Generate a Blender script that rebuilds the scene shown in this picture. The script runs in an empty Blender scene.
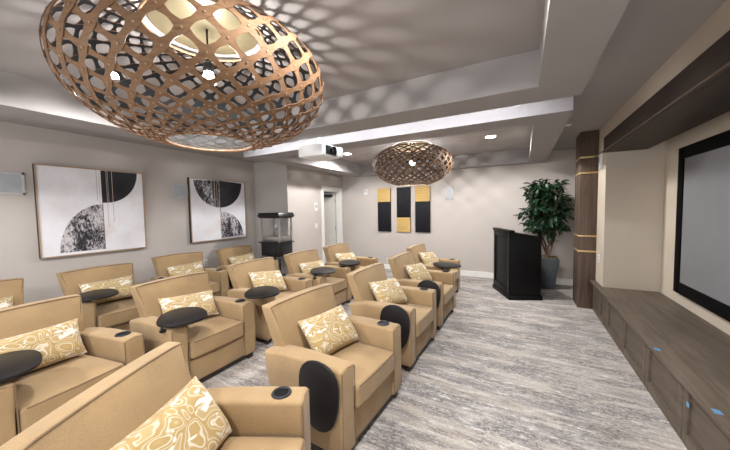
import bpy, bmesh, math, random
from mathutils import Vector, Matrix
random.seed(7)
C = bpy.context.scene.collection
PI = math.pi

# ------------------------------------------------------------------ camera, world, exposure
cam_d = bpy.data.cameras.new('camera'); cam = bpy.data.objects.new('camera', cam_d); C.objects.link(cam)
YAW, PITCH, ROLL = .496545, .0532737, -.0158935
_f = Vector((-math.sin(YAW), math.cos(YAW), 0)); _r = Vector((math.cos(YAW), math.sin(YAW), 0)); _u = Vector((0, 0, 1))
f2 = _f*math.cos(PITCH) - _u*math.sin(PITCH); u2 = _u*math.cos(PITCH) + _f*math.sin(PITCH)
r3 = _r*math.cos(ROLL) + u2*math.sin(ROLL); u3 = u2*math.cos(ROLL) - _r*math.sin(ROLL)
mw = Matrix((r3, u3, -f2)).transposed().to_4x4(); mw.translation = (0, 0, 1.55)
cam.matrix_world = mw
cam_d.sensor_width = 36; cam_d.lens = 291.74/730*36; cam_d.clip_start = .02
bpy.context.scene.camera = cam
w = bpy.data.worlds.new('world'); bpy.context.scene.world = w; w.use_nodes = True
w.node_tree.nodes['Background'].inputs[0].default_value = (.93, .96, 1, 1)
w.node_tree.nodes['Background'].inputs[1].default_value = 1.25
vs = bpy.context.scene.view_settings
vs.view_transform = 'Standard'; vs.look = 'None'; vs.gamma = 1; vs.use_curve_mapping = False
vs.exposure = 1.0
P_DOWN = 115      # watts of a recessed downlight
P_BULB = 420     # emission strength of the pendant bulbs
P_STRIP = 62     # emission strength of the unseen strip added to brighten the far soffit face

# ------------------------------------------------------------------ materials
def lin(c):
    return tuple(((v/255)/12.92 if v/255 <= .04045 else ((v/255+.055)/1.055)**2.4) for v in c) + (1,)
class NT:
    def __init__(s, name):
        s.m = bpy.data.materials.new(name); s.m.use_nodes = True
        s.t = s.m.node_tree; s.b = s.t.nodes['Principled BSDF']
    def n(s, typ, ins=None, **k):
        o = s.t.nodes.new(typ)
        for a, v in k.items(): setattr(o, a, v)
        for a, v in (ins or {}).items():
            if isinstance(v, bpy.types.NodeSocket): s.t.links.new(v, o.inputs[a])
            else: o.inputs[a].default_value = v
        return o
    def set(s, a, v):
        if isinstance(v, bpy.types.NodeSocket): s.t.links.new(v, s.b.inputs[a])
        else: s.b.inputs[a].default_value = v
    def coord(s, scale=(1, 1, 1), rot=(0, 0, 0)):
        tc = s.n('ShaderNodeTexCoord')
        return s.n('ShaderNodeMapping', {0: tc.outputs['Object'], 'Scale': scale, 'Rotation': rot}).outputs[0]
    def noise(s, vec, scale, detail=3, rough=.5, dist=0):
        return s.n('ShaderNodeTexNoise', {'Vector': vec, 'Scale': scale, 'Detail': detail, 'Roughness': rough, 'Distortion': dist}).outputs['Fac']
    def ramp(s, fac, stops, interp='LINEAR'):
        r = s.n('ShaderNodeValToRGB', {0: fac}); e = r.color_ramp; e.interpolation = interp
        while len(e.elements) < len(stops): e.elements.new(.5)
        for q, (p, c) in zip(e.elements, stops): q.position = p; q.color = c if len(c) == 4 else lin(c)
        return r.outputs[0]
    def mix(s, fac, a, b, mode='MIX'):
        m = s.n('ShaderNodeMix', data_type='RGBA', blend_type=mode)
        for i, v in ((0, fac), (6, a), (7, b)):
            if isinstance(v, bpy.types.NodeSocket): s.t.links.new(v, m.inputs[i])
            else: m.inputs[i].default_value = v
        return m.outputs[2]
    def bump(s, h, strength=.3, dist=.01):
        s.set('Normal', s.n('ShaderNodeBump', {'Height': h, 'Strength': strength, 'Distance': dist}).outputs[0])
def plain(name, col, rough=.5, metal=0, var=.06, vs_=8, bump=0, bscale=200, coat=0, spec=.5):
    k = NT(name); k.set('Specular IOR Level', spec); v = k.coord()
    n = k.noise(v, vs_)
    a = lin([max(0, c*(1-var)) for c in col]); b = lin([min(255, c*(1+var)) for c in col])
    k.set('Base Color', k.ramp(n, [(.3, a), (.7, b)])); k.set('Roughness', rough); k.set('Metallic', metal)
    if bump: k.bump(k.noise(v, bscale, 2), bump, .002)
    if coat: k.set('Coat Weight', coat)
    return k.m
def emis(name, col, strength):
    k = NT(name); k.set('Base Color', (*col, 1)); k.set('Emission Color', (*col, 1)); k.set('Emission Strength', strength); return k.m
def wood(name, dark, light, stretch=(1.2, 14, 14), rough=.5, scale=2.2):
    k = NT(name); k.set('Specular IOR Level', .25); v = k.coord(stretch)
    n1 = k.noise(v, scale, 6, .6, .6); n2 = k.noise(k.coord((.8, .8, .8)), 2.2, 3)
    c = k.ramp(n1, [(.28, dark), (.72, light)])
    c = k.mix(k.ramp(n2, [(.35, (0, 0, 0, 1)), (.7, (.35, .35, .35, 1))]), c, lin(dark))
    k.set('Base Color', c); k.set('Roughness', rough); k.bump(n1, .12, .003); return k.m
def fabric(name, col):
    k = NT(name); v = k.coord()
    big = k.noise(v, 5, 4); weave = k.noise(k.coord((1, 1, .35)), 320, 2)
    a, b = [c*.93 for c in col], [min(255, c*1.05) for c in col]
    c = k.ramp(big, [(.3, lin(a)), (.7, lin(b))])
    c = k.mix(.22, c, k.ramp(weave, [(.35, lin([x*.72 for x in col])), (.65, lin([min(255, x*1.18) for x in col]))]))
    k.set('Base Color', c); k.set('Roughness', .85); k.set('Sheen Weight', .15)
    k.bump(weave, .25, .002); return k.m
def carpet():
    k = NT('streaked_carpet'); 
    v1 = k.coord((.45, 4.2, 1)); v2 = k.coord((1.6, 9, 1)); v3 = k.coord()
    a = k.noise(v1, 1.5, 6, .62, .35); b = k.noise(v2, 3.0, 6, .7, .5); g = k.noise(v3, 55, 4, .75)
    base = k.ramp(a, [(.37, (124, 118, 119)), (.47, (170, 162, 157)), (.54, (194, 184, 174)), (.64, (156, 143, 133))])
    lines = k.ramp(k.noise(k.coord((.55, 22, 1)), 2.2, 5, .7, .2), [(.40, (0, 0, 0, 1)), (.62, (1, 1, 1, 1))])
    base = k.mix(k.mix(1, lines, (.45, .45, .45, 1), 'MULTIPLY'), base, lin((142, 130, 122)))
    m = k.ramp(k.noise(k.coord((.75, 3.0, 1)), 1.9, 6, .68, .5), [(.445, (.06, .06, .06, 1)), (.55, (1, 1, 1, 1))])
    sp = k.ramp(k.noise(k.coord((1, 2.4, 1)), 24, 6, .9), [(.45, (0, 0, 0, 1)), (.52, (1, 1, 1, 1))])
    f = k.mix(1, m, sp, 'MULTIPLY')
    c = k.mix(f, base, lin((82, 80, 83)))
    lt = k.mix(1, k.ramp(b, [(.50, (0, 0, 0, 1)), (.64, (.9, .9, .9, 1))]), k.ramp(k.noise(k.coord((1, 2.4, 1)), 17, 6, .85), [(.45, (0, 0, 0, 1)), (.55, (1, 1, 1, 1))]), 'MULTIPLY')
    c = k.mix(lt, c, lin((222, 219, 217)))
    c = k.mix(.2, c, k.ramp(g, [(.35, (100, 95, 95)), (.65, (240, 234, 226))]))
    k.set('Base Color', c); k.set('Roughness', .97)
    k.bump(k.noise(v3, 260, 2), .5, .006); return k.m
def pillow_mat():
    k = NT('gold_and_white_swirl_fabric'); 
    v0 = k.coord((1, 1, 1))
    nz = k.n('ShaderNodeTexNoise', {'Vector': v0, 'Scale': 7, 'Detail': 1.0}).outputs['Color']
    v = k.mix(.16, v0, nz, 'ADD')
    vo = k.n('ShaderNodeTexVoronoi', {'Vector': v, 'Scale': 10, 'Randomness': .8}, feature='SMOOTH_F1')
    vo.inputs['Smoothness'].default_value = .35
    d = vo.outputs['Distance']
    c = k.ramp(d, [(.0, (208, 198, 178)), (.12, (177, 150, 98)), (.30, (168, 141, 88)), (.325, (206, 196, 176)), (.35, (206, 196, 176)), (.375, (172, 146, 94)), (.44, (172, 146, 94)), (.465, (204, 194, 174)), (.49, (174, 148, 98)), (.6, (164, 136, 82)), (.64, (202, 192, 172)), (.68, (176, 151, 102))], 'LINEAR')
    blot = k.ramp(k.noise(k.coord((1, .6, 1.4)), 11, 1.5, .5, 1.2), [(.59, (0, 0, 0, 1)), (.62, (1, 1, 1, 1))])
    c = k.mix(blot, c, lin((222, 216, 206)))
    k.set('Base Color', c); k.set('Roughness', .8); k.set('Sheen Weight', .2)
    k.bump(k.noise(v0, 380, 2), .2, .002); return k.m
def marble():
    k = NT('black_and_white_mottled_paint'); v = k.coord((1, 1.3, .7))
    n = k.noise(v, 21, 8, .85, 1.2); n2 = k.noise(v, 4, 3)
    s = k.n('ShaderNodeMath', {0: n, 1: k.n('ShaderNodeMath', {0: n2, 1: .45}, operation='MULTIPLY').outputs[0]}, operation='ADD').outputs[0]
    k.set('Base Color', k.ramp(s, [(.69, (26, 25, 32)), (.735, (84, 80, 90)), (.775, (200, 195, 198)), (.95, (216, 211, 212))]))
    k.set('Roughness', .6); return k.m
def canvas():
    k = NT('off_white_painted_canvas'); v = k.coord()
    k.set('Base Color', k.ramp(k.noise(v, 2.2, 4, .6), [(.3, (224, 220, 222)), (.55, (234, 234, 239)), (.72, (228, 216, 213))]))
    k.set('Roughness', .75); k.bump(k.noise(v, 300, 2), .15, .002); return k.m

M = {}
M['wall'] = plain('greige_wall_paint', (191, 183, 177), .8, var=.012, vs_=2, bump=.06, bscale=160)
M['wall_right'] = plain('warm_beige_wall_paint', (188, 176, 160), .8, var=.012, vs_=2, bump=.06, bscale=160)
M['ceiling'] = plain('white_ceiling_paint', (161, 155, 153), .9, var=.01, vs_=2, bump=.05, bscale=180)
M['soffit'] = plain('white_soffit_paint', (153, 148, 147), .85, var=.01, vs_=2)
M['trim'] = plain('white_trim_paint', (232, 230, 226), .45, var=.01)
M['door'] = plain('cream_door_paint', (226, 222, 212), .45, var=.01)
M['carpet'] = carpet()
M['fabric'] = fabric('tan_upholstery', (158, 131, 94))
M['piping'] = fabric('tan_welt', (118, 94, 66))
M['pillow'] = pillow_mat()
M['dark_wood'] = plain('espresso_wood', (38, 30, 27), .4)
M['tray'] = plain('black_laminate', (26, 24, 25), .45, spec=.3, var=.08, bump=.05)
M['black_plastic'] = plain('black_plastic', (26, 27, 30), .35)
M['cup_rim'] = plain('dark_grey_plastic', (40, 42, 46), .5, spec=.3)
M['steel'] = plain('brushed_steel', (178, 178, 178), .3, metal=.9)
M['brass'] = plain('brass_strip', (196, 164, 112), .35, metal=.5)
M['bench'] = wood('grey_brown_stained_wood', (78, 68, 58), (118, 105, 92), (10, .9, 10))
M['bench_front'] = wood('grey_brown_stained_front', (76, 66, 56), (112, 99, 86), (10, .9, 10))
M['pillar'] = wood('brown_stained_veneer', (70, 57, 48), (106, 89, 76), (12, 12, .9))
M['beam'] = wood('dark_brown_beam_veneer', (34, 24, 20), (60, 46, 38), (12, .8, 12))
M['bead'] = plain('light_brown_bead', (104, 84, 72), .4)
M['screen'] = plain('grey_projection_fabric', (119, 119, 121), .9, var=.01)
M['screen_frame'] = plain('black_velvet', (4, 4, 5), .9, spec=.1)
M['white_plastic'] = plain('white_plastic', (226, 226, 226), .4, var=.01)
M['speaker_white'] = plain('soft_white_speaker_frame', (196, 195, 195), .6, var=.01)
M['grille'] = plain('white_grille', (178, 182, 187), .7, var=.02)
M['bamboo'] = wood('bamboo_plywood', (106, 79, 57), (138, 106, 78), (6, 6, 30), .7, 3)
M['shade_inner'] = plain('black_stained_inner_face', (7, 7, 9), .6, spec=.2)
M['rivet'] = plain('pale_nylon', (150, 124, 98), .5)
M['rim'] = plain('bamboo_rim', (150, 116, 84), .5)
M['canopy'] = plain('pale_canopy_metal', (118, 108, 84), .4, metal=.3)
M['bulb'] = emis('bulb_glow', (1, .975, .94), P_BULB)
M['downlight'] = emis('downlight_glow', (1, .97, .93), 14)
M['strip'] = emis('added_cool_strip_glow', (.88, .93, 1), P_STRIP)  # emitter for the strip added in the ceiling gap
M['canvas'] = canvas(); M['marble'] = marble()
M['black_paint'] = plain('blue_black_paint', (26, 26, 32), .35, var=.25, vs_=6)
M['beige_paint'] = plain('thin_beige_paint', (196, 176, 162), .7, var=.08)
M['frame_lip'] = plain('pale_wood_frame', (176, 146, 116), .4)
M['frame_side'] = plain('dark_frame_side', (40, 35, 33), .5)
M['gold_leaf'] = wood('gold_planks', (184, 150, 86), (212, 180, 118), (2, 1, 60), .5, 2)
M['black_slats'] = wood('black_ribbed_paint', (13, 14, 18), (24, 25, 31), (60, 1, 2), .6, 2)
M['podium'] = plain('black_lacquer', (8, 8, 9), .5, spec=.2, var=.1)
M['pot'] = plain('slate_grey_planter', (74, 78, 82), .5)
M['soil'] = plain('moss', (96, 84, 62), .95, var=.3, vs_=40)
M['bark'] = plain('brown_bark', (96, 72, 58), .85, var=.2, vs_=30)
def leafmat():
    k = NT('dark_green_leaf'); v = k.coord()
    k.set('Base Color', k.ramp(k.noise(v, 14, 2), [(.3, (14, 32, 19)), (.55, (28, 56, 33)), (.75, (52, 84, 52))])); k.set('Roughness', .4); return k.m
M['leaf'] = leafmat()
M['tape'] = plain('blue_painters_tape', (98, 146, 186), .8)
k = NT('clear_glass'); k.set('Base Color', (.95, .97, .97, 1)); k.set('Roughness', .05); k.set('Transmission Weight', 1); k.set('IOR', 1.05); k.set('Alpha', .14); M['glass'] = k.m
M['popcorn'] = plain('popcorn_cream', (206, 196, 170), .9, var=.2, vs_=60)
M['lens'] = plain('lens_black_glass', (8, 8, 14), .08)

# ------------------------------------------------------------------ mesh builder
class MB:
    def __init__(s): s.v = []; s.f = []; s.mi = []; s.cur = 0
    def slot(s, i): s.cur = i; return s
    def add(s, vs_, fs):
        b = len(s.v); s.v += [tuple(p) for p in vs_]
        for q in fs: s.f.append(tuple(i+b for i in q)); s.mi.append(s.cur)
        return s
    def addbm(s, bm):
        bm.verts.index_update()
        s.add([v.co[:] for v in bm.verts], [[v.index for v in q.verts] for q in bm.faces]); bm.free(); return s
    def hexa(s, c, r=0, cuts=0, seg=2, deform=None):
        """c: 8 corners ordered z-low (4 ccw) then z-high (4 ccw)"""
        bm = bmesh.new(); vv = [bm.verts.new(p) for p in c]
        for q in ((3, 2, 1, 0), (4, 5, 6, 7), (0, 1, 5, 4), (1, 2, 6, 5), (2, 3, 7, 6), (3, 0, 4, 7)): bm.faces.new([vv[i] for i in q])
        bm.normal_update()
        if cuts: bmesh.ops.subdivide_edges(bm, edges=bm.edges[:], cuts=cuts, use_grid_fill=True)
        bm.normal_update()
        if r:
            ed = [e for e in bm.edges if len(e.link_faces) == 2 and e.calc_face_angle() > .6]
            bmesh.ops.bevel(bm, geom=ed, offset=r, segments=seg, profile=.5, affect='EDGES', clamp_overlap=True)
        if deform:
            for v in bm.verts: v.co = deform(v.co.copy())
        return s.addbm(bm)
    def box(s, x0, x1, y0, y1, z0, z1, r=0, cuts=0, seg=2, deform=None):
        return s.hexa([(x0, y0, z0), (x1, y0, z0), (x1, y1, z0), (x0, y1, z0), (x0, y0, z1), (x1, y0, z1), (x1, y1, z1), (x0, y1, z1)], r, cuts, seg, deform)
    def tube(s, pts, r, n=8, closed=False, cap=True):
        pts = [Vector(p) for p in pts]; L = len(pts); vs_ = []; up = None
        for i, p in enumerate(pts):
            a = pts[(i-1) % L] if (closed or i > 0) else p; b = pts[(i+1) % L] if (closed or i < L-1) else p
            t = (b-a).normalized()
            if up is None: up = t.orthogonal().normalized()
            up = (up - t*up.dot(t)).normalized(); sd = t.cross(up)
            rr = r[i] if isinstance(r, (list, tuple)) else r
            for k_ in range(n):
                an = 2*PI*k_/n; vs_.append(p + (up*math.cos(an) + sd*math.sin(an))*rr)
        fs = []
        for i in range(L if closed else L-1):
            for k_ in range(n):
                j = (i+1) % L
                fs.append((i*n+k_, i*n+(k_+1) % n, j*n+(k_+1) % n, j*n+k_))
        if cap and not closed: fs += [tuple(range(n-1, -1, -1)), tuple((L-1)*n+k_ for k_ in range(n))]
        return s.add(vs_, fs)
    def lathe(s, prof, c=(0, 0, 0), n=24, axis='z'):
        vs_ = []; fs = []
        for (r, z) in prof:
            for k_ in range(n):
                a = 2*PI*k_/n; p = (r*math.cos(a), r*math.sin(a), z)
                if axis == 'x': p = (p[2], p[0], p[1])
                if axis == 'y': p = (p[0], p[2], p[1])
                vs_.append((p[0]+c[0], p[1]+c[1], p[2]+c[2]))
        for i in range(len(prof)-1):
            for k_ in range(n): fs.append((i*n+k_, i*n+(k_+1) % n, (i+1)*n+(k_+1) % n, (i+1)*n+k_))
        fs.append(tuple(range(n-1, -1, -1))); fs.append(tuple((len(prof)-1)*n+k_ for k_ in range(n)))
        return s.add(vs_, fs)
    def prism(s, poly, z0, z1, plane='xy', r=0):
        n = len(poly)
        def P(a, b, z): return {'xy': (a, b, z), 'xz': (a, z, b), 'yz': (z, a, b)}[plane]
        bm = bmesh.new()
        lo = [bm.verts.new(P(a, b, z0)) for a, b in poly]; hi = [bm.verts.new(P(a, b, z1)) for a, b in poly]
        bm.faces.new(lo[::-1]); bm.faces.new(hi)
        for i in range(n): bm.faces.new((lo[i], lo[(i+1) % n], hi[(i+1) % n], hi[i]))
        bmesh.ops.recalc_face_normals(bm, faces=bm.faces[:])
        if r:
            ed = [e for e in bm.edges if e.calc_face_angle() > 1.0]
            bmesh.ops.bevel(bm, geom=ed, offset=r, segments=2, profile=.5, affect='EDGES')
        return s.addbm(bm)
    def build(s, name, mat, parent=None, angle=35, fix=True):
        me = bpy.data.meshes.new(name); me.from_pydata(s.v, [], s.f)
        mats = mat if isinstance(mat, (list, tuple)) else [mat]
        for m in mats: me.materials.append(m)
        me.polygons.foreach_set('material_index', s.mi)
        if fix:
            bm = bmesh.new(); bm.from_mesh(me); bmesh.ops.recalc_face_normals(bm, faces=bm.faces[:]); bm.to_mesh(me); bm.free()
        me.polygons.foreach_set('use_smooth', [True]*len(me.polygons))
        me.set_sharp_from_angle(angle=math.radians(angle)); me.update()
        o = bpy.data.objects.new(name, me); C.objects.link(o)
        if parent: o.parent = parent
        return o
def tag(o, label, cat, group=None):
    o['label'] = label; o['category'] = cat
    if group: o['group'] = group
    return o
def thing(name, label, cat, loc=(0, 0, 0), rz=0, group=None):
    o = bpy.data.objects.new(name, None); C.objects.link(o); o.location = loc; o.rotation_euler = (0, 0, rz)
    return tag(o, label, cat, group)
def struct(name, mb, mat):
    o = mb.build(name, mat, angle=20); o['kind'] = 'structure'; return o
def copy_tree(o, parent=None):
    c = o.copy(); C.objects.link(c)
    if parent: c.parent = parent
    for ch in list(o.children): copy_tree(ch, c)
    return c

# ------------------------------------------------------------------ room shell
XL, XD, YJ, YF, ZC, ZK = -5.4, -4.41, 4.70, 6.87, 2.65, 2.685
XB, XN, XS, YN, YB = .955, .962, 1.535, 4.96, -1.7
ZS = 2.42
struct('floor', MB().box(-7.2, 1.8, YB, 7.3, -.1, 0), M['carpet'])
struct('wall_left', MB().box(XL-.12, XL, YB, YJ+.12, 0, 2.8), M['wall'])
struct('wall_alcove', MB().box(XL, XD, YJ, YJ+.12, 0, 2.8), M['wall'])
DY0, DY1, DZ = 5.96, 6.72, 2.05
struct('wall_doorway', MB().box(XD-.12, XD, YJ+.12, DY0, 0, 2.8).box(XD-.12, XD, DY1, YF, 0, 2.8).box(XD-.12, XD, DY0, DY1, DZ, 2.8), M['wall'])
struct('wall_far', MB().box(-7.2, 1.8, YF, YF+.12, 0, 2.8), M['wall'])
struct('wall_hallway', MB().box(-6.3, -6.18, YJ+.12, YF, 0, 2.8), M['wall'])
struct('wall_right', MB().box(XS, XS+.12, YB, YF, 0, 2.8).box(XN, XS, YN, YF, 0, ZC), M['wall_right'])
struct('wall_bulkhead', MB().box(XB, XS, YB, YN, 2.40, 2.8), M['wall_right'])
# ceiling with two raised coffers
CX0, CX1, OX0, OX1 = -3.62, .09, -3.98, .39
NC = (-.35, 2.51); FC = (3.60, 6.57)
NO = (-.70, 2.87); FO = (3.27, 6.87)
cm = MB()
cm.box(-7.2, OX0, YB, YF, ZC, 2.8).box(OX1, 1.7, YB, YF, ZC, 2.8)
cm.box(OX0, OX1, YB, NO[0], ZC, 2.8).box(OX0, OX1, NO[1], FO[0], ZC, 2.8)
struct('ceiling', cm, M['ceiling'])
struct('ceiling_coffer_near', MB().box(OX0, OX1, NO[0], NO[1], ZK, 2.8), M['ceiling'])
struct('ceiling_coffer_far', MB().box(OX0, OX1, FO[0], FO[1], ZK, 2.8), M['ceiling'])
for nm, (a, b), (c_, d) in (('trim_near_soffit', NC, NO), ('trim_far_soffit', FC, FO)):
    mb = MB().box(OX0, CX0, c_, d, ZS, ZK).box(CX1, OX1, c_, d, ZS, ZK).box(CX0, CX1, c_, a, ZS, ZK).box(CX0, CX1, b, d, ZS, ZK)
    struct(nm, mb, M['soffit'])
# baseboards
struct('baseboard_far', MB().box(XD+.015, XN, YF-.015, YF, 0, .125, .004), M['trim'])
struct('baseboard_left', MB().box(XL, XL+.015, YB, YJ, 0, .125, .004), M['trim'])
struct('baseboard_alcove', MB().box(XL+.015, XD, YJ-.015, YJ, 0, .125, .004), M['trim'])
struct('baseboard_doorway', MB().box(XD, XD+.015, YJ, 5.86, 0, .125, .004).box(XD, XD+.015, 6.82, YF, 0, .125, .004), M['trim'])
# door casing and open leaf
tc = MB().box(XD, XD+.022, 5.865, DY0+.005, 0, 2.145, .004).box(XD, XD+.022, DY1-.005, 6.815, 0, 2.145, .004).box(XD, XD+.024, 5.865, 6.815, DZ-.005, 2.15, .004)
tc.box(XD-.12, XD, DY0, DY0+.02, 0, DZ).box(XD-.12, XD, DY1-.02, DY1, 0, DZ).box(XD-.12, XD, DY0, DY1, DZ-.02, DZ)
struct('trim_door', tc, M['trim'])
door = MB().box(XD-.88, XD-.13, 6.655, 6.695, .01, 2.02, .003)
for z0, z1 in ((.2, .95), (1.08, 1.88)):
    door.box(XD-.77, XD-.24, 6.648, 6.656, z0, z1, .003).box(XD-.72, XD-.29, 6.643, 6.65, z0+.05, z1-.05, .003)
d_ = struct('door_1', door, M['door'])
h = MB().lathe([(.025, 0), (.025, .012)], (XD-.81, 6.64, 1.0), 14, 'y').tube([(XD-.81, 6.64, 1.0), (XD-.81, 6.60, 1.0), (XD-.70, 6.59, 1.0)], .009).build('door_handle', M['steel'], d_)
for z in (.25, 1.05, 1.8):
    MB().box(XD-.135, XD-.118, 6.64, 6.66, z-.05, z+.05, .002).build('hinge', M['steel'], d_)
MB().box(XD-.50, XD-.20, 6.59, 6.643, 1.90, 1.97, .006).build('door_closer', M['dark_wood'], d_)

# ------------------------------------------------------------------ lamps that light the room
def downlight(x, y, z, label, power=P_DOWN, group='recessed round ceiling downlights'):
    t = thing('recessed_downlight', label, 'ceiling light', (x, y, z), 0, group)
    MB().lathe([(.072, -.004), (.088, -.006), (.092, 0)], n=28).build('trim_ring', M['trim'], t)
    MB().lathe([(.071, -.008), (.071, -.0045)], n=28).build('lens', M['downlight'], t)
    l = bpy.data.lights.new('downlight_lamp', 'SPOT'); l.energy = power; l.spot_size = math.radians(168); l.spot_blend = .35; l.shadow_soft_size = .06; l.color = (1, .985, .97)
    lo = bpy.data.objects.new('downlight_lamp', l); C.objects.link(lo); lo.parent = t; lo.location = (0, 0, -.02)
    return t
downlight(-.47, 5.14, ZK, 'round white downlight in the far coffer, right of the small pendant')
downlight(-3.15, 5.11, ZK, 'round white downlight in the far coffer, beside the projector lens')
downlight(-.47, 1.17, ZK, 'round white downlight in the near coffer, right of the large pendant')
downlight(-2.97, 1.17, ZK, 'round white downlight seen through the left of the large pendant', power=P_DOWN*.55)
downlight(-.47, -1.15, ZC, 'added unseen fill downlight behind the near coffer, on the screen side')  # added lamp behind the camera, fills the chair fronts
downlight(-3.15, -1.15, ZC, 'added unseen fill downlight behind the near coffer, on the painting side')  # second added fill lamp, also out of view

def pendant(x, y, label, seed):
    t = thing('pendant_lamp', label, 'pendant lamp', (x, y, 0), 0, 'openwork bamboo pendant lamps')
    a, b, zc, ex = .695, .385, 2.345, .92
    prof = []
    for i in range(401):
        p = -PI/2 + PI*i/400
        prof.append((a*math.cos(p)**ex if abs(math.cos(p)) > 1e-6 else 0, zc + (b if p < 0 else .335)*math.sin(p)))
    # keep between the bottom hole (radius .25) and the top hole
    half = 200
    lo = next(i for i in range(401) if prof[i][0] >= .24); hi = max(i for i in range(401) if prof[i][0] >= .33 and prof[i][1] < 2.655)
    prof = prof[lo:hi+1]
    V = [0]
    for i in range(1, len(prof)):
        (r0, z0), (r1, z1) = prof[i-1], prof[i]
        V.append(V[-1] + math.hypot(r1-r0, z1-z0)/((r0+r1)/2))
    tot = V[-1]
    def at(v):
        v = min(max(v, 0), tot-1e-6)
        lo_, hi_ = 0, len(V)-1
        while hi_-lo_ > 1:
            m = (lo_+hi_)//2
            if V[m] <= v: lo_ = m
            else: hi_ = m
        f = (v-V[lo_])/(V[hi_]-V[lo_])
        r = prof[lo_][0]*(1-f)+prof[hi_][0]*f; z = prof[lo_][1]*(1-f)+prof[hi_][1]*f
        tr, tz = prof[hi_][0]-prof[lo_][0], prof[hi_][1]-prof[lo_][1]; L = math.hypot(tr, tz)
        return r, z, tz/L, -tr/L
    def P(th, v, off):
        r, z, nr, nz = at(v); r += nr*off; z += nz*off
        return (r*math.cos(th), r*math.sin(th), z)
    N = 26; dth = 2*PI/N; asp = .86
    R = max(1, round(tot/(dth/2*asp))); dv = tot/R
    sub = 6; mb = MB()
    ln = math.hypot(dth/2, dv); hw0 = .152*dth*math.sin(math.atan2(dv, dth/2))
    for sgn in (1, -1):
        nx, nv = -dv/ln*sgn, dth/2/ln
        o1 = .0045 if sgn > 0 else 0.0
        for k_ in range(N):
            vs_ = []
            for i in range(R*sub+1):
                tt = i/sub
                th = (k_ + sgn*tt/2)*dth; v = tt*dv
                hw = hw0*(1 + .31*math.cos(2*PI*tt))
                for sd in (-1, 1):
                    for off in (o1+.0042, o1):
                        vs_.append(P(th+sd*hw*nx, v+sd*hw*nv, off))
            fo, fi, fe = [], [], []
            for i in range(R*sub):
                q = i*4; w_ = q+4
                fo.append((q, q+2, w_+2, w_)); fi.append((q+1, w_+1, w_+3, q+3))
                fe += [(q, w_, w_+1, q+1), (q+2, q+3, w_+3, w_+2)]
            base = len(mb.v); mb.v += vs_
            for sl, L in ((0, fo), (1, fi), (0 if 0 else 3, fe)):
                for q in L: mb.f.append(tuple(j+base for j in q)); mb.mi.append(sl)
    for j in range(1, R):
        for k_ in range(N):
            th = (k_ + j/2)*dth; v = j*dv; r = at(v)[0]; s_ = .0045/r
            ring = [P(th+s_*math.cos(q*PI/3), v+s_*math.sin(q*PI/3), .0115) for q in range(6)]
            low = [P(th+s_*math.cos(q*PI/3), v+s_*math.sin(q*PI/3), .008) for q in range(6)]
            mb.slot(2).add(ring+low, [tuple(range(6))]+[(q, (q+1) % 6, 6+(q+1) % 6, 6+q) for q in range(6)])
    mb.build('lamp_shade', [M['bamboo'], M['shade_inner'], M['rivet'], M['edge']], t, angle=60, fix=False)
    for (r, z) in (prof[0], prof[-1]):
        MB().tube([((r)*math.cos(q*PI/24), r*math.sin(q*PI/24), z) for q in range(48)], .007, 8, True).build('rim', M['rim'], t)
    MB().lathe([(prof[0][0]-.006, prof[0][1]-.002), (prof[0][0]-.006, prof[0][1]+.003)], n=48).build('bottom_diffuser', M['diffuser'], t)
    MB().lathe([(.29, ZK-.018), (.30, ZK-.012), (.30, ZK)], n=40).build('canopy', M['canopy'], t)
    MB().tube([(0, 0, ZK-.015), (0, 0, 2.45)], .006, 8).build('cord', M['black_plastic'], t)
    MB().lathe([(.02, 2.47), (.028, 2.46), (.03, 2.41), (.022, 2.405)], n=16).build('socket', M['black_plastic'], t)
    MB().lathe([(.008, 2.33), (.03, 2.336), (.042, 2.355), (.042, 2.372), (.03, 2.39), (.02, 2.406)], n=16).build('bulb', M['bulb'], t)
    for q in range(3):
        an = q*2*PI/3+.4
        MB().tube([(.3*math.cos(an), .3*math.sin(an), ZK-.015), (prof[-1][0]*math.cos(an), prof[-1][0]*math.sin(an), prof[-1][1])], .0025, 6).build('suspension_wire', M['steel'], t)
    return t
k = NT('clear_frosted_disc'); k.set('Base Color', (.72, .78, .8, 1)); k.set('Roughness', .15); k.set('Alpha', .16); M['diffuser'] = k.m
M['edge'] = plain('dark_cut_edge', (96, 66, 44), .6)
pendant(-1.72, 1.175, 'large openwork bamboo pendant lamp hanging nearest, at top left', 1)
pendant(-1.755, 5.05, 'smaller looking openwork bamboo pendant lamp hanging before the striped wall panels', 2)
st = thing('added_strip_light', 'added unseen cool white strip in the soffit gap, brightening the far soffit face', 'strip light', (0, 0, 0))  # added emitter, hidden from the camera, whitens the far soffit's front face
MB().box(-3.7, .1, 2.925, 2.955, 2.635, ZC, .003).build('channel', M['trim'], st)
MB().box(-3.69, .09, 2.929, 2.951, 2.63, 2.636).build('diffuser', M['strip'], st)

# ------------------------------------------------------------------ right side: pillar, beam, bench, screen
p = thing('wood_pillar', 'brown stained wood pillar with brass bands at the far end of the bench', 'pillar', (0, 0, 0))
PX0, PX1, PY0, PY1 = .745, .9615, 5.40, 5.86
MB().box(PX0, PX1, PY0, PY1, 0, ZC, .003).build('column', M['pillar'], p)
for z in (.87, 1.10, 2.04, 2.27):
    MB().box(PX0-.008, PX1, PY0-.008, PY1+.004, z-.012, z+.012, .002).build('brass_band', M['brass'], p)
bm_ = thing('wood_beam', 'dark brown wood beam running above the screen', 'beam', (0, 0, 0))
MB().box(.93, 1.37, YB, YN, 2.25, 2.45, .003).build('beam_body', M['beam'], bm_)
MB().box(.917, .93, YB, 5.39, 2.262, 2.274, .003).build('bead_moulding', M['bead'], bm_)
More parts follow.
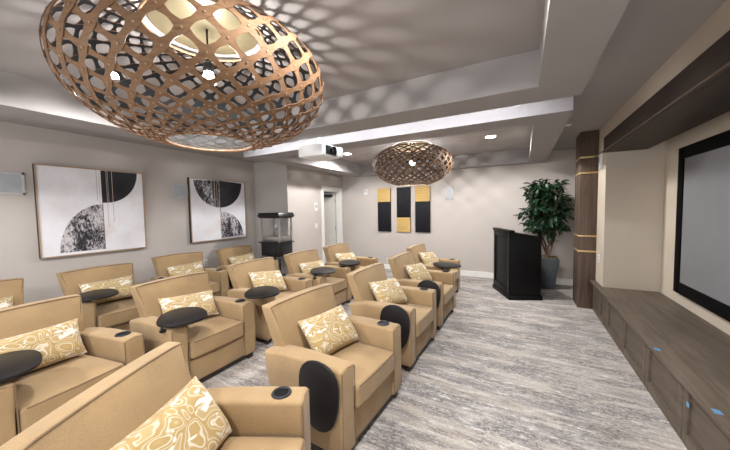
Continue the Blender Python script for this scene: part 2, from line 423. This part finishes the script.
# bench units
BX, BT = .932, .45
edges = [4.96+.24, 4.55, 3.90, 3.25, 2.60, 1.95, 1.30, .65]
names = ['in front of the pillar end', 'second from the pillar', 'third from the pillar', 'fourth from the pillar, below the first blue tape', 'fifth from the pillar, with blue tape on its stile', 'nearest in view at lower right', 'nearest the viewer']
def cabinet(y1, y0, label):
    t = thing('base_cabinet', label, 'cabinet', (BX, y0, 0), 0, 'bench base cabinets')
    wd = y1-y0
    xm = (XN-BX) if y1 > YN+.01 else (XS-BX)
    MB().box(.02, .95*xm if xm < .1 else xm-.01, .001, wd-.001, 0, BT-.035).build('cabinet_body', M['bench_front'], t)
    dr = MB()
    z0, z1 = .0, BT-.037
    dr.box(0, .022, .003, .065, z0, z1, .003).box(0, .022, wd-.065, wd-.003, z0, z1, .003).box(0, .022, .06, wd-.06, z0, z0+.085, .003).box(0, .022, .06, wd-.06, z1-.05, z1, .003)
    dr.box(.014, .021, .05, wd-.05, z0+.05, z1-.03)
    dr.build('door', M['bench_front'], t)
for i in range(len(edges)-1):
    if i == 0: cabinet(YN, edges[1], 'shaker front bench cabinet beside the niche corner, smallest in the row')
    else: cabinet(edges[i], edges[i+1], 'shaker front wood bench cabinet, ' + names[i])
cabinet(5.395, YN+.002, 'narrow shaker front bench cabinet touching the brass banded pillar')
bt = MB().box(.890, XS-.002, .6, YN-.002, BT-.035, BT, .004).box(.890, XN-.002, YN-.002, 5.395, BT-.035, BT, .004).build('bench_top', M['bench'])
tag(bt, 'long grey brown wood bench top below the projection screen', 'bench top')
def tape(x, y, z, vert, label):
    mb = MB()
    if vert: mb.box(x-.0012, x, y-.017, y+.017, z-.015, z+.015)
    else: mb.box(x-.017, x+.017, y-.022, y+.022, z, z+.0012)
    tag(mb.build('tape_piece', M['tape']), label, 'tape', 'blue tape pieces on the bench')
tape(.912, 2.96, BT, False, 'blue tape piece on the bench top edge, farthest of the blue tapes')
tape(BX-.0005, 2.53, .285, True, 'blue tape piece stuck on the front stile of the bench')
tape(.917, 2.19, BT, False, 'blue tape piece on the bench top edge, nearest at lower right')
# screen
s = thing('projection_screen', 'large grey projection screen in a black frame on the right wall', 'projection screen', (XS, 0, 0))
SY0, SY1, SZ0, SZ1 = 1.50, 4.48, .585, 2.16
MB().box(-.035, -.012, SY0+.06, SY1-.06, SZ0+.06, SZ1-.06).build('screen_surface', M['screen'], s)
fr = MB().box(-.045, -.001, SY0, SY0+.125, SZ0, SZ1, .004).box(-.045, -.001, SY1-.125, SY1, SZ0, SZ1, .004).box(-.045, -.001, SY0+.12, SY1-.12, SZ0, SZ0+.125, .004).box(-.045, -.001, SY0+.12, SY1-.12, SZ1-.125, SZ1, .004)
fr.build('screen_frame', M['screen_frame'], s)
def wallplate(name, label, cat, loc, rz, w_, h_, d=.012, kind='plate', group=None):
    """plate lies in local yz, facing +x"""
    t = thing(name, label, cat, loc, rz, group)
    MB().box(0.0005, d, -w_/2, w_/2, -h_/2, h_/2, .003).build('cover_plate', M['white_plastic'], t)
    if kind == 'switch': MB().box(d, d+.006, -w_*.2, w_*.2, -h_*.28, h_*.28, .002).build('rocker', M['trim'], t)
    if kind == 'outlet':
        for q in (-1, 1): MB().box(d, d+.003, -w_*.25, w_*.25, q*h_*.22-.014, q*h_*.22+.014, .001).build('socket', M['grille'], t)
    if kind == 'screen': MB().box(d, d+.002, -w_*.35, w_*.35, -h_*.1, h_*.3, .001).build('display', M['grille'], t)
    return t
wallplate('thermostat', 'white wall control box high on the wall strip behind the pillar', 'thermostat', (XN, 5.2, 2.17), PI, .09, .2, .03, 'screen')
wallplate('wall_outlet', 'white wall outlet above the bench beside the pillar', 'outlet', (XN, 5.2, .80), PI, .07, .115, .01, 'outlet')
wallplate('wall_switch', 'white wall switch beside the door at waist height', 'switch', (XD, 5.65, 1.17), 0, .08, .12, .01, 'switch')
wallplate('wall_keypad', 'white two piece wall control panel above the switch by the door', 'control panel', (XD, 5.66, 1.63), 0, .11, .20, .012, 'screen')
wallplate('wall_sensor', 'small white sensor box on the far wall left of the panels', 'sensor', (-3.67, YF, 2.01), -PI/2, .1, .14, .03, 'screen')
wallplate('wall_outlet', 'white outlet low on the far wall above the baseboard', 'outlet', (-3.06, YF, .22), -PI/2, .075, .12, .01, 'outlet')
wallplate('wall_outlet', 'white outlet low on the left wall between chair backs', 'outlet', (XL, 3.45, .57), 0, .08, .12, .01, 'outlet')
def speaker(label, loc, rz, w_, h_):
    t = thing('wall_speaker', label, 'speaker', loc, rz, 'flush square wall speakers')
    f_ = MB().box(0.0005, .012, -w_/2, w_/2, h_/2-.025, h_/2, .002).box(0.0005, .012, -w_/2, w_/2, -h_/2, -h_/2+.025, .002).box(0.0005, .012, -w_/2, -w_/2+.025, -h_/2, h_/2, .002).box(0.0005, .012, w_/2-.025, w_/2, -h_/2, h_/2, .002)
    f_.build('frame', M['speaker_white'], t)
    MB().box(0.001, .009, -w_/2+.02, w_/2-.02, -h_/2+.02, h_/2-.02).build('grille', M['grille'], t)
speaker('flush square white speaker at the left edge, left of the large painting', (XL, 1.05, 1.93), 0, .28, .27)
speaker('flush square white speaker between the two paintings', (XL, 3.04, 1.93), 0, .27, .25)
speaker('flush square white speaker on the far wall right of the striped panels', (-1.5, YF, 1.89), -PI/2, .17, .30)

# ------------------------------------------------------------------ wall art
def arc(cx, cz, r, a0, a1, n=20): return [(cx+r*math.cos(a0+(a1-a0)*i/n), cz+r*math.sin(a0+(a1-a0)*i/n)) for i in range(n+1)]
def painting(y0, y1, z0, z1, label, patches):
    S = y1-y0
    t = thing('framed_painting', label, 'painting', (XL, y0, z0), 0, 'abstract paintings on the left wall'); H_ = z1-z0
    MB().box(.001, .049, .012, S-.012, .012, H_-.012).build('backing', M['frame_side'], t)
    mats = [M['canvas'], M['marble'], M['black_paint'], M['beige_paint']]
    mb = MB().box(.0492, .054, .014, S-.014, .014, H_-.014)
    for i, (sl, poly) in enumerate(patches):
        mb.slot(sl).prism([(min(max(u*S, .016), S-.016), min(max(v*H_, .016), H_-.016)) for u, v in poly], .0535, .0545+.0003*i, 'yz')
    mb.build('canvas', mats, t)
    f_ = MB()
    for a, b, c_, d in ((0, S, H_-.014, H_), (0, S, 0, .014), (0, .014, .014, H_-.014), (S-.014, S, .014, H_-.014)):
        f_.slot(0).box(.001, .061, a, b, c_, d); f_.slot(1).box(.061, .064, a, b, c_, d)
    f_.build('frame', [M['frame_side'], M['frame_lip']], t)
rect = lambda a, b, c_, d: [(a, c_), (b, c_), (b, d), (a, d)]
painting(1.262, 2.445, .99, 2.185, 'square abstract painting with mottled quarter disc at lower left, nearer the camera', [
    (2, [(.55, 1), (.55, .60)] + [(.585+.345*math.cos(q), .99+.39*math.sin(q)) for q in [-PI/2+PI/2*i/20 for i in range(21)]]),
    (1, [(.555, .04)] + [(.555+.40*math.cos(q), .04+.54*math.sin(q)) for q in [PI/2+PI/2*i/24 for i in range(25)]]),
    (3, rect(.505, .511, .62, 1)), (3, rect(.60, .605, .30, 1)), (3, rect(.655, .661, .36, 1)), (0, rect(.615, .617, .40, 1)), (3, rect(.53, .533, .57, 1)), (2, rect(.551, .556, .04, .6))])
painting(3.175, 4.385, .985, 2.185, 'square abstract painting with black and mottled half disc at top, beside popcorn machine', [
    (1, [(.5, 1)] + arc(.5, .97, .43, PI, PI*1.5, 18)),
    (2, [(.5, 1)] + arc(.5, .97, .43, -PI/2, 0, 18)),
    (1, [(.51, .03)] + arc(.51, .05, .42, 0, PI/2, 18)),
    (3, rect(.405, .415, .56, 1)), (3, rect(.445, .45, .54, 1)), (3, rect(.488, .494, .1, 1)), (0, rect(.36, .364, .6, 1)), (2, rect(.503, .508, .03, .55))])
def panel(x0, x1, zs, goldtop, label):
    t = thing('wall_panel', label, 'wall art', (x0, YF, .975), 0, 'black and gold wall panels'); W_ = x1-x0; H_ = 1.11
    a, b = (zs-.975, H_) if goldtop else (0, zs-.975)
    c_, d = (0, zs-.975) if goldtop else (zs-.975, H_)
    g = MB(); n = 6
    for i in range(n):
        q = a+(b-a)*i/n; g.box(.004, W_-.004, -.045, -.002, q+.001, q+(b-a)/n-.001, .002)
    g.build('gold_field', M['gold_leaf'], t)
    k_ = MB(); n = 9
    for i in range(n):
        q = .004+(W_-.008)*i/n; k_.box(q+.0005, q+(W_-.008)/n-.0005, -.045, -.002, c_+.001, d-.001, .003)
    k_.build('black_field', M['black_slats'], t)
    MB().box(0, W_, -.03, -.001, 0, H_).build('backing', M['frame_side'], t)
panel(-3.32, -2.955, 1.735, True, 'gold over black wall panel, leftmost of three on the far wall')
panel(-2.79, -2.43, 1.335, False, 'black over gold wall panel, middle of three on the far wall')
panel(-2.31, -1.94, 1.72, True, 'gold over black wall panel, rightmost of three by the speaker')

# ------------------------------------------------------------------ projector
pj = thing('ceiling_projector', 'white video projector hanging in the gap between the soffits', 'projector', (-2.31, 3.06, 0))
MB().box(-.19, .19, -.185, .185, 2.215, 2.365, .015).build('projector_body', M['white_plastic'], pj)
MB().lathe([(.05, .188), (.052, .225), (.045, .228), (.043, .222), (.01, .215)], (0, .02, 2.29), 24, 'x').build('lens_barrel', M['lens'], pj)
MB().box(.189, .196, -.12, .16, 2.235, 2.345, .003).build('front_panel', M['black_plastic'], pj)
MB().box(.19, .25, .10, .17, 2.23, 2.35, .006).build('side_cheek', M['white_plastic'], pj)
MB().box(-.09, .09, -.08, .08, 2.366, 2.385, .004).lathe([(.025, 2.38), (.025, ZC-.02)], n=16).lathe([(.07, ZC-.02), (.07, ZC-.001)], n=20).build('ceiling_mount', M['white_plastic'], pj)
sp = thing('sprinkler_head', 'small round sprinkler cover on the ceiling beside the far soffit', 'sprinkler', (.52, 4.85, ZC))
MB().lathe([(.03, -.014), (.042, -.006), (.044, -.0005)], n=20).build('cover_plate', M['trim'], sp)
MB().lathe([(.009, -.03), (.011, -.026), (.011, -.012)], n=12).build('nozzle', M['steel'], sp)

# ------------------------------------------------------------------ lectern
lt = thing('lectern', 'black lacquered lectern standing before the potted tree', 'lectern', (-.10, 5.825, 0), math.radians(-157))
# local +x is the audience side, y the width
D2, W2 = .245, .385
zt = lambda x: 1.085 + .085*(x+D2)/(2*D2) - .03
MB().hexa([(-D2, -W2, .02), (D2, -W2, .02), (D2, W2, .02), (-D2, W2, .02), (-D2, -W2, 1.03), (D2, -W2, 1.12), (D2, W2, 1.12), (-D2, W2, 1.03)], .004).build('cabinet_body', M['podium'], lt)
MB().box(-D2-.02, D2+.025, -W2-.02, W2+.02, 0, .075, .008).build('plinth', M['podium'], lt)
MB().hexa([(-D2-.01, -W2-.012, 1.025), (D2-.05, -W2-.012, 1.105), (D2-.05, W2+.012, 1.105), (-D2-.01, W2+.012, 1.025), (-D2-.01, -W2-.012, 1.05), (D2-.05, -W2-.012, 1.13), (D2-.05, W2+.012, 1.13), (-D2-.01, W2+.012, 1.05)], .005).build('reading_top', M['podium'], lt)
MB().box(D2-.06, D2+.03, -W2-.02, W2+.02, 1.12, 1.165, .006).build('cap_rail', M['podium'], lt)
fp = MB()
for a, b, c_, d in ((-W2+.01, -W2+.09, .08, 1.115), (W2-.09, W2-.01, .08, 1.115), (-W2+.085, W2-.085, .08, .17), (-W2+.085, W2-.085, 1.03, 1.115)): fp.box(D2-.001, D2+.014, a, b, c_, d, .004)
fp.build('front_panel', M['podium'], lt)

# ------------------------------------------------------------------ potted tree
tr = thing('potted_tree', 'leafy green indoor tree in a square slate planter behind the lectern', 'plant', (.41, 6.50, 0))
pm = MB().hexa([(-.125, -.125, 0), (.125, -.125, 0), (.125, .125, 0), (-.125, .125, 0), (-.19, -.19, .58), (.19, -.19, .58), (.19, .19, .58), (-.19, .19, .58)], .006)
pm.build('planter', M['pot'], tr)
MB().box(-.17, .17, -.17, .17, .57, .595, .008).build('moss', M['soil'], tr)
tips = []
for q, (bx, by) in enumerate(((-.07, 0), (.02, .05), (.06, -.04), (-.01, -.06))):
    pts = []; ph = q*1.6
    for i in range(12):
        f = i/11; z = .585 + .62*f; sp_ = .05 + .09*f
        pts.append((bx*(1-f)+sp_*math.cos(ph+3.4*f), by*(1-f)+sp_*math.sin(ph+3.4*f), z))
    tr_ = MB().tube(pts, [.02-.008*i/11 for i in range(12)], 8)
    for b_ in range(5):
        an = ph+b_*1.25; e = (pts[-1][0]+.24*math.cos(an), pts[-1][1]+.2*math.sin(an), 1.4+.13*b_)
        tr_.tube([pts[-1-(b_ % 3)], ((pts[-1][0]+e[0])/2, (pts[-1][1]+e[1])/2, (pts[-1][2]+e[2])/2+.05), e], [.009, .007, .004], 6); tips.append(e)
    tr_.build('trunk', M['bark'], tr)
lf = MB(); rnd = random.Random(3)
clumps = []
while len(clumps) < 95:
    x, y, z = (rnd.uniform(-1, 1) for _ in range(3))
    d = math.sqrt(x*x+y*y+z*z)
    if d > 1 or d < .35: continue
    clumps.append((x*.36-.02, y*.27-.03, 1.56+z*(.52 if z > 0 else .55)))
for cx, cy, cz in clumps:
    for j in range(11):
        L = rnd.uniform(.11, .175); wd = L*.2
        base = Vector((cx+rnd.gauss(0, .045), cy+rnd.gauss(0, .04), cz+rnd.gauss(0, .045)))
        an = math.atan2(base.y, base.x)+rnd.gauss(0, .9); el = rnd.gauss(-.35, .4)
        d = Vector((math.cos(an)*math.cos(el), math.sin(an)*math.cos(el), math.sin(el)))
        sd = d.cross(Vector((0, 0, 1))).normalized(); n_ = sd.cross(d).normalized()
        sd = (sd + n_*rnd.gauss(0, .4)).normalized(); n_ = sd.cross(d).normalized()
        vs_ = [base]
        for f, wq, dr in ((.25, .8, .03), (.55, 1, .03), (.82, .55, -.02)):
            c_ = base + d*L*f + n_*L*(dr-.1*f*f)
            vs_ += [c_-sd*wd*wq+n_*wd*.25, c_, c_+sd*wd*wq+n_*wd*.25]
        vs_.append(base+d*L-n_*L*.16)
        fs = [(0, 2, 1), (0, 3, 2)]
        for r_ in range(2):
            o = 1+3*r_; fs += [(o, o+1, o+4, o+3), (o+1, o+2, o+5, o+4)]
        fs += [(7, 8, 10), (8, 9, 10)]
        vs_ = [Vector((v.x, min(v.y, .345), v.z)) for v in vs_]
        lf.add(vs_, fs)
lf.build('foliage', M['leaf'], tr, angle=80, fix=False)

# ------------------------------------------------------------------ popcorn machine
pc = thing('popcorn_machine', 'black popcorn machine cart with glass case in the wall alcove', 'popcorn machine', (-4.44, 4.38, 0))
W2, D2 = .265, .19
MB().box(-W2+.01, W2-.01, -D2+.01, D2-.01, .64, .905, .006).build('cart_cabinet', M['black_plastic'], pc)
MB().box(-.13, .13, -D2-.004, -D2+.011, .67, .80, .02).build('emblem_plate', M['cup_rim'], pc)
MB().box(-W2-.02, W2+.02, -D2-.02, D2+.02, .90, .925, .004).build('counter', M['black_plastic'], pc)
MB().box(-W2-.19, -W2-.02, -D2+.03, D2-.03, .90, .915, .003).build('side_shelf', M['steel'], pc)
for x in (-1, 1):
    for y in (-1, 1):
        MB().box(x*(W2-.022)-.012, x*(W2-.022)+.012, y*(D2-.022)-.012, y*(D2-.022)+.012, .15, .61).build('leg', M['black_plastic'], pc)
        MB().box(x*(W2-.02)-.015, x*(W2-.02)+.015, y*(D2-.02)-.015, y*(D2-.02)+.015, .925, 1.41).build('corner_post', M['steel'], pc)
MB().box(-W2+.02, W2-.02, -D2+.02, D2-.02, .2, .215, .002).build('lower_shelf', M['black_plastic'], pc)
for x in (-1, 1):
    w_ = MB().lathe([(.13, -.01), (.14, -.012), (.14, .012), (.13, .01)], (x*(W2+.02), .05, .14), 24, 'x').lathe([(.025, -.02), (.025, .02)], (x*(W2+.02), .05, .14), 12, 'x')
    for q in range(4):
        an = q*PI/4; w_.tube([(x*(W2+.02), .05-.13*math.cos(an), .14-.13*math.sin(an)), (x*(W2+.02), .05+.13*math.cos(an), .14+.13*math.sin(an))], .005, 6)
    w_.build('wheel', M['black_plastic'], pc)
    MB().box(x*(W2-.06)-.012, x*(W2-.06)+.012, -D2+.01, -D2+.034, 0, .2).build('foot', M['black_plastic'], pc)
gl = MB()
gl.box(-W2+.03, W2-.03, -D2+.012, -D2+.016, .93, 1.41).box(-W2+.03, W2-.03, D2-.016, D2-.012, .93, 1.41).box(-W2+.012, -W2+.016, -D2+.03, D2-.03, .93, 1.41).box(W2-.016, W2-.012, -D2+.03, D2-.03, .93, 1.41)
gl.build('glass_case', M['glass'], pc)
MB().box(-W2+.03, W2-.03, -D2+.03, D2-.03, .926, 1.04, .02).build('tray_liner', M['steel'], pc)
MB().lathe([(.03, 1.16), (.075, 1.165), (.085, 1.20), (.085, 1.27), (.078, 1.275)], (.02, .0, 0), 20).build('kettle', M['steel'], pc)
MB().tube([(.02, 0, 1.27), (.02, 0, 1.42)], .01, 8).tube([(-.065, 0, 1.22), (-.14, -.02, 1.24)], .008, 8).build('kettle_arm', M['steel'], pc)
top = MB().hexa([(-W2, -D2, 1.405), (W2, -D2, 1.405), (W2, D2, 1.405), (-W2, D2, 1.405), (-W2-.035, -D2-.035, 1.445), (W2+.035, -D2-.035, 1.445), (W2+.035, D2+.035, 1.445), (-W2-.035, D2+.035, 1.445)], .002)
top.hexa([(-W2-.035, -D2-.035, 1.445), (W2+.035, -D2-.035, 1.445), (W2+.035, D2+.035, 1.445), (-W2-.035, D2+.035, 1.445), (-W2-.01, -D2-.01, 1.515), (W2+.01, -D2-.01, 1.515), (W2+.01, D2+.01, 1.515), (-W2-.01, D2+.01, 1.515)], .003)
top.build('canopy_top', M['black_plastic'], pc)

# ------------------------------------------------------------------ armchairs (face local +x)
AW, HW, XF, XR, AH, BH = .145, .42, .39, -.325, .60, .865
def tray_outline(n=28):
    # paddle: long axis local x (0..1 scaled), rounded
    out = []
    for i in range(n):
        a = 2*PI*i/n
        r = 1 + .10*math.cos(2*a)
        out.append((.215*math.cos(a)*(1+.02*math.cos(a)), .185*math.sin(a)*r*(1 + .16*math.cos(a))))
    return out
def make_chair():
    t = thing('armchair', '', 'armchair')
    MB().box(-.14, XF-.02, -HW+AW-.01, HW-AW+.01, .06, .268, .012).build('base_frame', M['fabric'], t)
    MB().box(-.13, XF-.035, -HW+.03, HW-.03, .025, .062).build('plinth', M['dark_wood'], t)
    for x in (-.14, XF-.085):
        for y in (-HW+.02, HW-.08): MB().box(x, x+.06, y, y+.06, 0, .06, .004).build('leg', M['dark_wood'], t)
    for s_ in (-1, 1):
        def dfm(c, s_=s_):
            f = max(0, min(1, (c.z-.05)/.55)); g = max(0, min(1, (XF-c.x)/.7))
            c.y += s_*.012*math.sin(PI*f)                        # slight belly
            c.x += .26*max(0, AH-c.z)*g                          # the rear rakes forward to the floor
            if c.z > .45: c.z -= .035*max(0, (g-.55)/.45)**1.5   # drops a little to the rear
            return c
        y0, y1 = (-HW, -HW+AW) if s_ < 0 else (HW-AW, HW)
        a = MB().box(XR+.025, XF, y0, y1, .055, AH, .022, 3, 3, dfm).build('arm', M['fabric'], t)
        yi = y0+.006 if s_ > 0 else y1-.006; yo = y1-.006 if s_ > 0 else y0+.006
        MB().tube([(XF-.003, yo, .075), (XF-.003, yo, AH-.02), (XF-.006, (yo+yi)/2, AH-.006), (XF-.003, yi, AH-.02), (XF-.003, yi, .075)], .0035, 6).build('piping', M['piping'], a)
    # raked back, wider at the top, with a crowned top edge
    BW = .378
    def crown(c):
        fz = max(0, (c.z-.30)/(BH-.30)); fy = c.y/BW
        c.z += .014*(1-fy*fy)*max(0, (c.z-.6)/.26)
        if c.x > -.02-.26*(c.z-.1)/.765-.02: c.x += .016*(1-fy*fy)*math.sin(PI*min(1, fz))
        return c
    bk = MB().hexa([(-.16, -HW+AW+.002, .10), (-.02, -HW+AW+.002, .10), (-.02, HW-AW-.002, .10), (-.16, HW-AW-.002, .10),
                    (XR-.035, -BW, BH), (XR+.05, -BW+.012, BH), (XR+.05, BW-.012, BH), (XR-.035, BW, BH)], .014, 5, 3, crown)
    # rear skirt of the back between the arms
    bk = bk.build('backrest', M['fabric'], t)
    pts = []
    lo = Vector((-.107, -HW+AW+.02, .36)); hi = Vector((XR+.051, -BW+.022, BH-.008))
    for i in range(6): pts.append(lo.lerp(hi, i/5))
    for i in range(1, 12): y = -BW+.02+(2*BW-.04)*i/12; pts.append(Vector((XR+.051, y, BH-.004+.013*(1-(y/BW)**2))))
    for i in range(6):
        q = hi.lerp(lo, i/5); pts.append(Vector((q.x, -q.y, q.z)))
    MB().tube(pts, .005, 6).build('piping', M['piping'], bk)
    # seat cushion with a domed top
    y1 = HW-AW-.003; x0, x1 = -.12, XF+.012
    def dome(c):
        fx = (c.x-x0)/(x1-x0)*2-1; fy = c.y/y1
        if c.z > .36: c.z += .018*(1-fx*fx)*(1-fy*fy)
        if c.x > x1-.06: c.x += .006*(1-fy*fy)
        return c
    se = MB().box(x0, x1, -y1, y1, .282, .432, .022, 5, 3, dome).build('seat_cushion', M['fabric'], t)
    for z in (.423, .291):
        MB().tube([(x0+.2, -y1+.004, z), (x1-.03, -y1+.004, z), (x1-.004, -y1+.03, z), (x1+.003, 0, z), (x1-.004, y1-.03, z), (x1-.03, y1-.004, z), (x0+.2, y1-.004, z)], .0055, 6).build('piping', M['piping'], se)
    cu = MB().lathe([(.050, AH-.008), (.052, AH+.003), (.049, AH+.008), (.040, AH+.009), (.037, AH+.006), (.0355, AH+.0005), (.03, AH), (.001, AH)], (XF-.13, HW-AW/2, 0), 24).build('cup_holder', [M['cup_rim']], t)
    MB().lathe([(.0357, AH+.0012), (.0357, AH+.0018)], (XF-.13, HW-AW/2, 0), 24).build('cup_well', M['podium'], cu)
    return t
def add_tray(t, deployed, kind):
    if deployed:
        ang, cx, cy = kind
        def tf(x, y, q=1.1):
            x *= q; y *= q
            return (cx + x*math.cos(ang)-y*math.sin(ang), cy + x*math.sin(ang)+y*math.cos(ang))
        tt = MB().prism([tf(x, y) for x, y in tray_outline()], .632, .652, 'xy', .004).build('tray_table', M['tray'], t)
        px, py = .30, -HW-.022
        MB().tube([(px, py, .585), (px, py, .615), (px*.7+cx*.3, py*.7+cy*.3, .626), (cx, cy, .626)], .012, 8).box(px-.02, px+.02, py-.013, -HW+.004, .572, .592, .003).build('swivel_arm', M['black_plastic'], tt)
    else:
        pts = [(y_*.90+.245, x_*1.0+.43) for x_, y_ in tray_outline()]
        tt = MB().prism(pts, -HW-.052, -HW-.034, 'xz', .004).build('tray_table', M['tray'], t)
        MB().box(.25, .30, -HW-.036, -HW+.002, .54, .60, .004).build('swivel_arm', M['steel'], tt)
base = make_chair()
stowed = copy_tree(base); add_tray(stowed, False, None)
CH = [ # name key, x, y, deg, tray, label
 ('P1', -1.178, 0.655, 26, 0, 'tan armchair nearest the camera, cut off at the bottom edge'),
 ('P2', -1.289, 1.824, -2.9, 0, 'tan armchair with stowed black tray at its side, front and center'),
 ('P3', -1.286, 2.97, -1.5, 0, 'tan armchair with stowed tray, right row, directly behind the front center one'),
 ('P4', -1.276, 4.035, -1, 0, 'tan armchair with stowed tray, right row, second from the far end'),
 ('P5', -1.419, 5.144, -2.4, (-.6, .36, -.44), 'tan armchair with open round tray, right row, nearest the lectern'),
 ('Q1', -2.957, 0.678, 9, (-.5, .17, -.27), 'tan armchair with open tray at the left edge, middle row, nearest the camera'),
 ('Q2', -2.884, 1.694, 0.6, (-.5, .26, -.25), 'tan armchair with open oval tray, middle row, left of the front center one'),
 ('Q3', -2.955, 2.756, 0, (-.7, .38, -.46), 'tan armchair with open tray, middle row, third from the camera'),
 ('Q4', -2.897, 3.706, -0.5, (-.8, .25, -.18), 'tan armchair with open tray, middle row, second from the door'),
 ('Q5', -2.903, 4.724, -2, (-.9, .29, -.45), 'tan armchair with open tray, middle row, nearest the door'),
 ('R0', -4.47, 0.62, 0, 0, 'tan armchair by the left wall, mostly outside the left edge'),
 ('R1', -4.438, 1.618, 0.3, (-.35, .22, -.21), 'tan armchair with open tray by the left wall, below the large painting'),
 ('R2', -4.631, 2.682, -5.6, 0, 'tan armchair by the left wall between the two paintings'),
 ('R3', -4.534, 3.697, 1.1, 0, 'tan armchair by the left wall below the far painting, nearest the popcorn machine'),
]
first_used = False
for key, x, y, deg, tray, lab in CH:
    if tray == 0:
        if not first_used: o = stowed; first_used = True
        else: o = copy_tree(stowed)
    else:
        o = copy_tree(base); add_tray(o, True, tray)
    o.location = (x, y, 0); o.rotation_euler = (0, 0, math.radians(deg)); tag(o, lab, 'armchair', 'tan armchairs in three rows')
for ch in list(base.children):
    for g in list(ch.children): bpy.data.objects.remove(g)
    bpy.data.objects.remove(ch)
bpy.data.objects.remove(base)

# ------------------------------------------------------------------ throw pillows
def make_pillow(name, w_, h_, th):
    n, m = 18, 12; vs_ = []; fs = []
    for sd in (1, -1):
        for j in range(m+1):
            for i in range(n+1):
                u = i/n*2-1; v = j/m*2-1
                e = max(0, (1-u**4)*(1-v**4))**.55
                pin = 1-.06*(1-abs(u)**2)*abs(v)**3; pin2 = 1-.05*(1-abs(v)**2)*abs(u)**3
                vs_.append((sd*th/2*e, u*w_/2*pin2, v*h_/2*pin))
    K = (n+1)*(m+1)
    for s_ in range(2):
        for j in range(m):
            for i in range(n):
                q = s_*K+j*(n+1)+i; f = (q, q+1, q+n+2, q+n+1); fs.append(f if s_ == 0 else f[::-1])
    bm = bmesh.new(); vv = [bm.verts.new(p) for p in vs_]
    for f in fs: bm.faces.new([vv[i] for i in f])
    bmesh.ops.remove_doubles(bm, verts=bm.verts[:], dist=.0004)
    return MB().addbm(bm).build(name, M['pillow'], angle=70)
lum = make_pillow('throw_pillow', .515, .285, .12); sq = make_pillow('throw_pillow', .48, .33, .14)
# kind (1 square, 0 lumbar), offset to the left, yaw, lean, roll
PL = {'P1': (1, .05, -3, -34, 0), 'P2': (1, .05, -7, -40, 0), 'P3': (1, .03, -9, -40, -6), 'P4': (1, .05, -8, -38, -5), 'P5': (1, .04, -8, -36, -7),
      'Q1': (0, 0, -4, -24, 0), 'Q2': (0, .03, -6, -33, -4), 'Q3': (1, .05, -7, -42, -8), 'Q4': (0, .05, -8, -30, -2), 'Q5': (0, .05, -6, -34, -5),
      'R0': (0, 0, 0, -24, 0), 'R1': (0, .04, -8, -24, 2), 'R2': (0, .04, -8, -28, 3), 'R3': (0, .05, -8, -28, 4)}
LB = {'P1': 'gold and white swirl pillow on the armchair nearest the camera', 'P2': 'gold swirl pillow on the front center armchair with the stowed tray', 'P3': 'gold swirl pillow on the second armchair of the right row', 'P4': 'gold swirl pillow tilted on the right row armchair second from the far end', 'P5': 'gold swirl pillow on the right row armchair nearest the lectern',
      'Q1': 'gold and white swirl lumbar pillow on the armchair cut by the left edge', 'Q2': 'gold swirl lumbar pillow behind the oval tray, middle row', 'Q3': 'gold swirl pillow on the third armchair of the middle row', 'Q4': 'gold swirl pillow on the middle row armchair second from the door', 'Q5': 'gold swirl pillow on the armchair nearest the door',
      'R0': 'gold swirl lumbar pillow at the left edge by the wall', 'R1': 'gold swirl lumbar pillow on the wall side armchair below the large painting', 'R2': 'gold swirl lumbar pillow on the wall side armchair between the paintings', 'R3': 'gold swirl lumbar pillow on the armchair beside the popcorn machine'}
used = set()
for key, x, y, deg, tray, lab in CH:
    kind, dy, yaw, lean, roll = PL[key]
    src = sq if kind else lum
    o = src if kind not in used else src.copy()
    if kind in used: C.objects.link(o)
    used.add(kind)
    hh = .33 if kind else .27; ww = .46 if kind else .50; lean = math.radians(lean)
    base_m = Matrix.Translation((x, y, 0)) @ Matrix.Rotation(math.radians(deg), 4, 'Z')
    rl = math.radians(roll)
    rot = Matrix.Rotation(math.radians(yaw), 4, 'Z') @ Matrix.Rotation(lean, 4, 'Y') @ Matrix.Rotation(rl, 4, 'X')
    vv = [rot @ v.co for v in o.data.vertices]
    zc = .458 - min(v.z for v in vv)
    xc = max((-.02-.26*(v.z+zc-.10)/.765+.022) - v.x for v in vv)
    inn = [v.y for v in vv if v.z+zc < .63]
    if max(inn)-min(inn) < .56: dy = min(max(dy, -.266-min(inn)), .266-max(inn))
    o.matrix_world = base_m @ Matrix.Translation((xc, dy, zc)) @ rot
    tag(o, LB[key], 'pillow', 'gold swirl throw pillows')
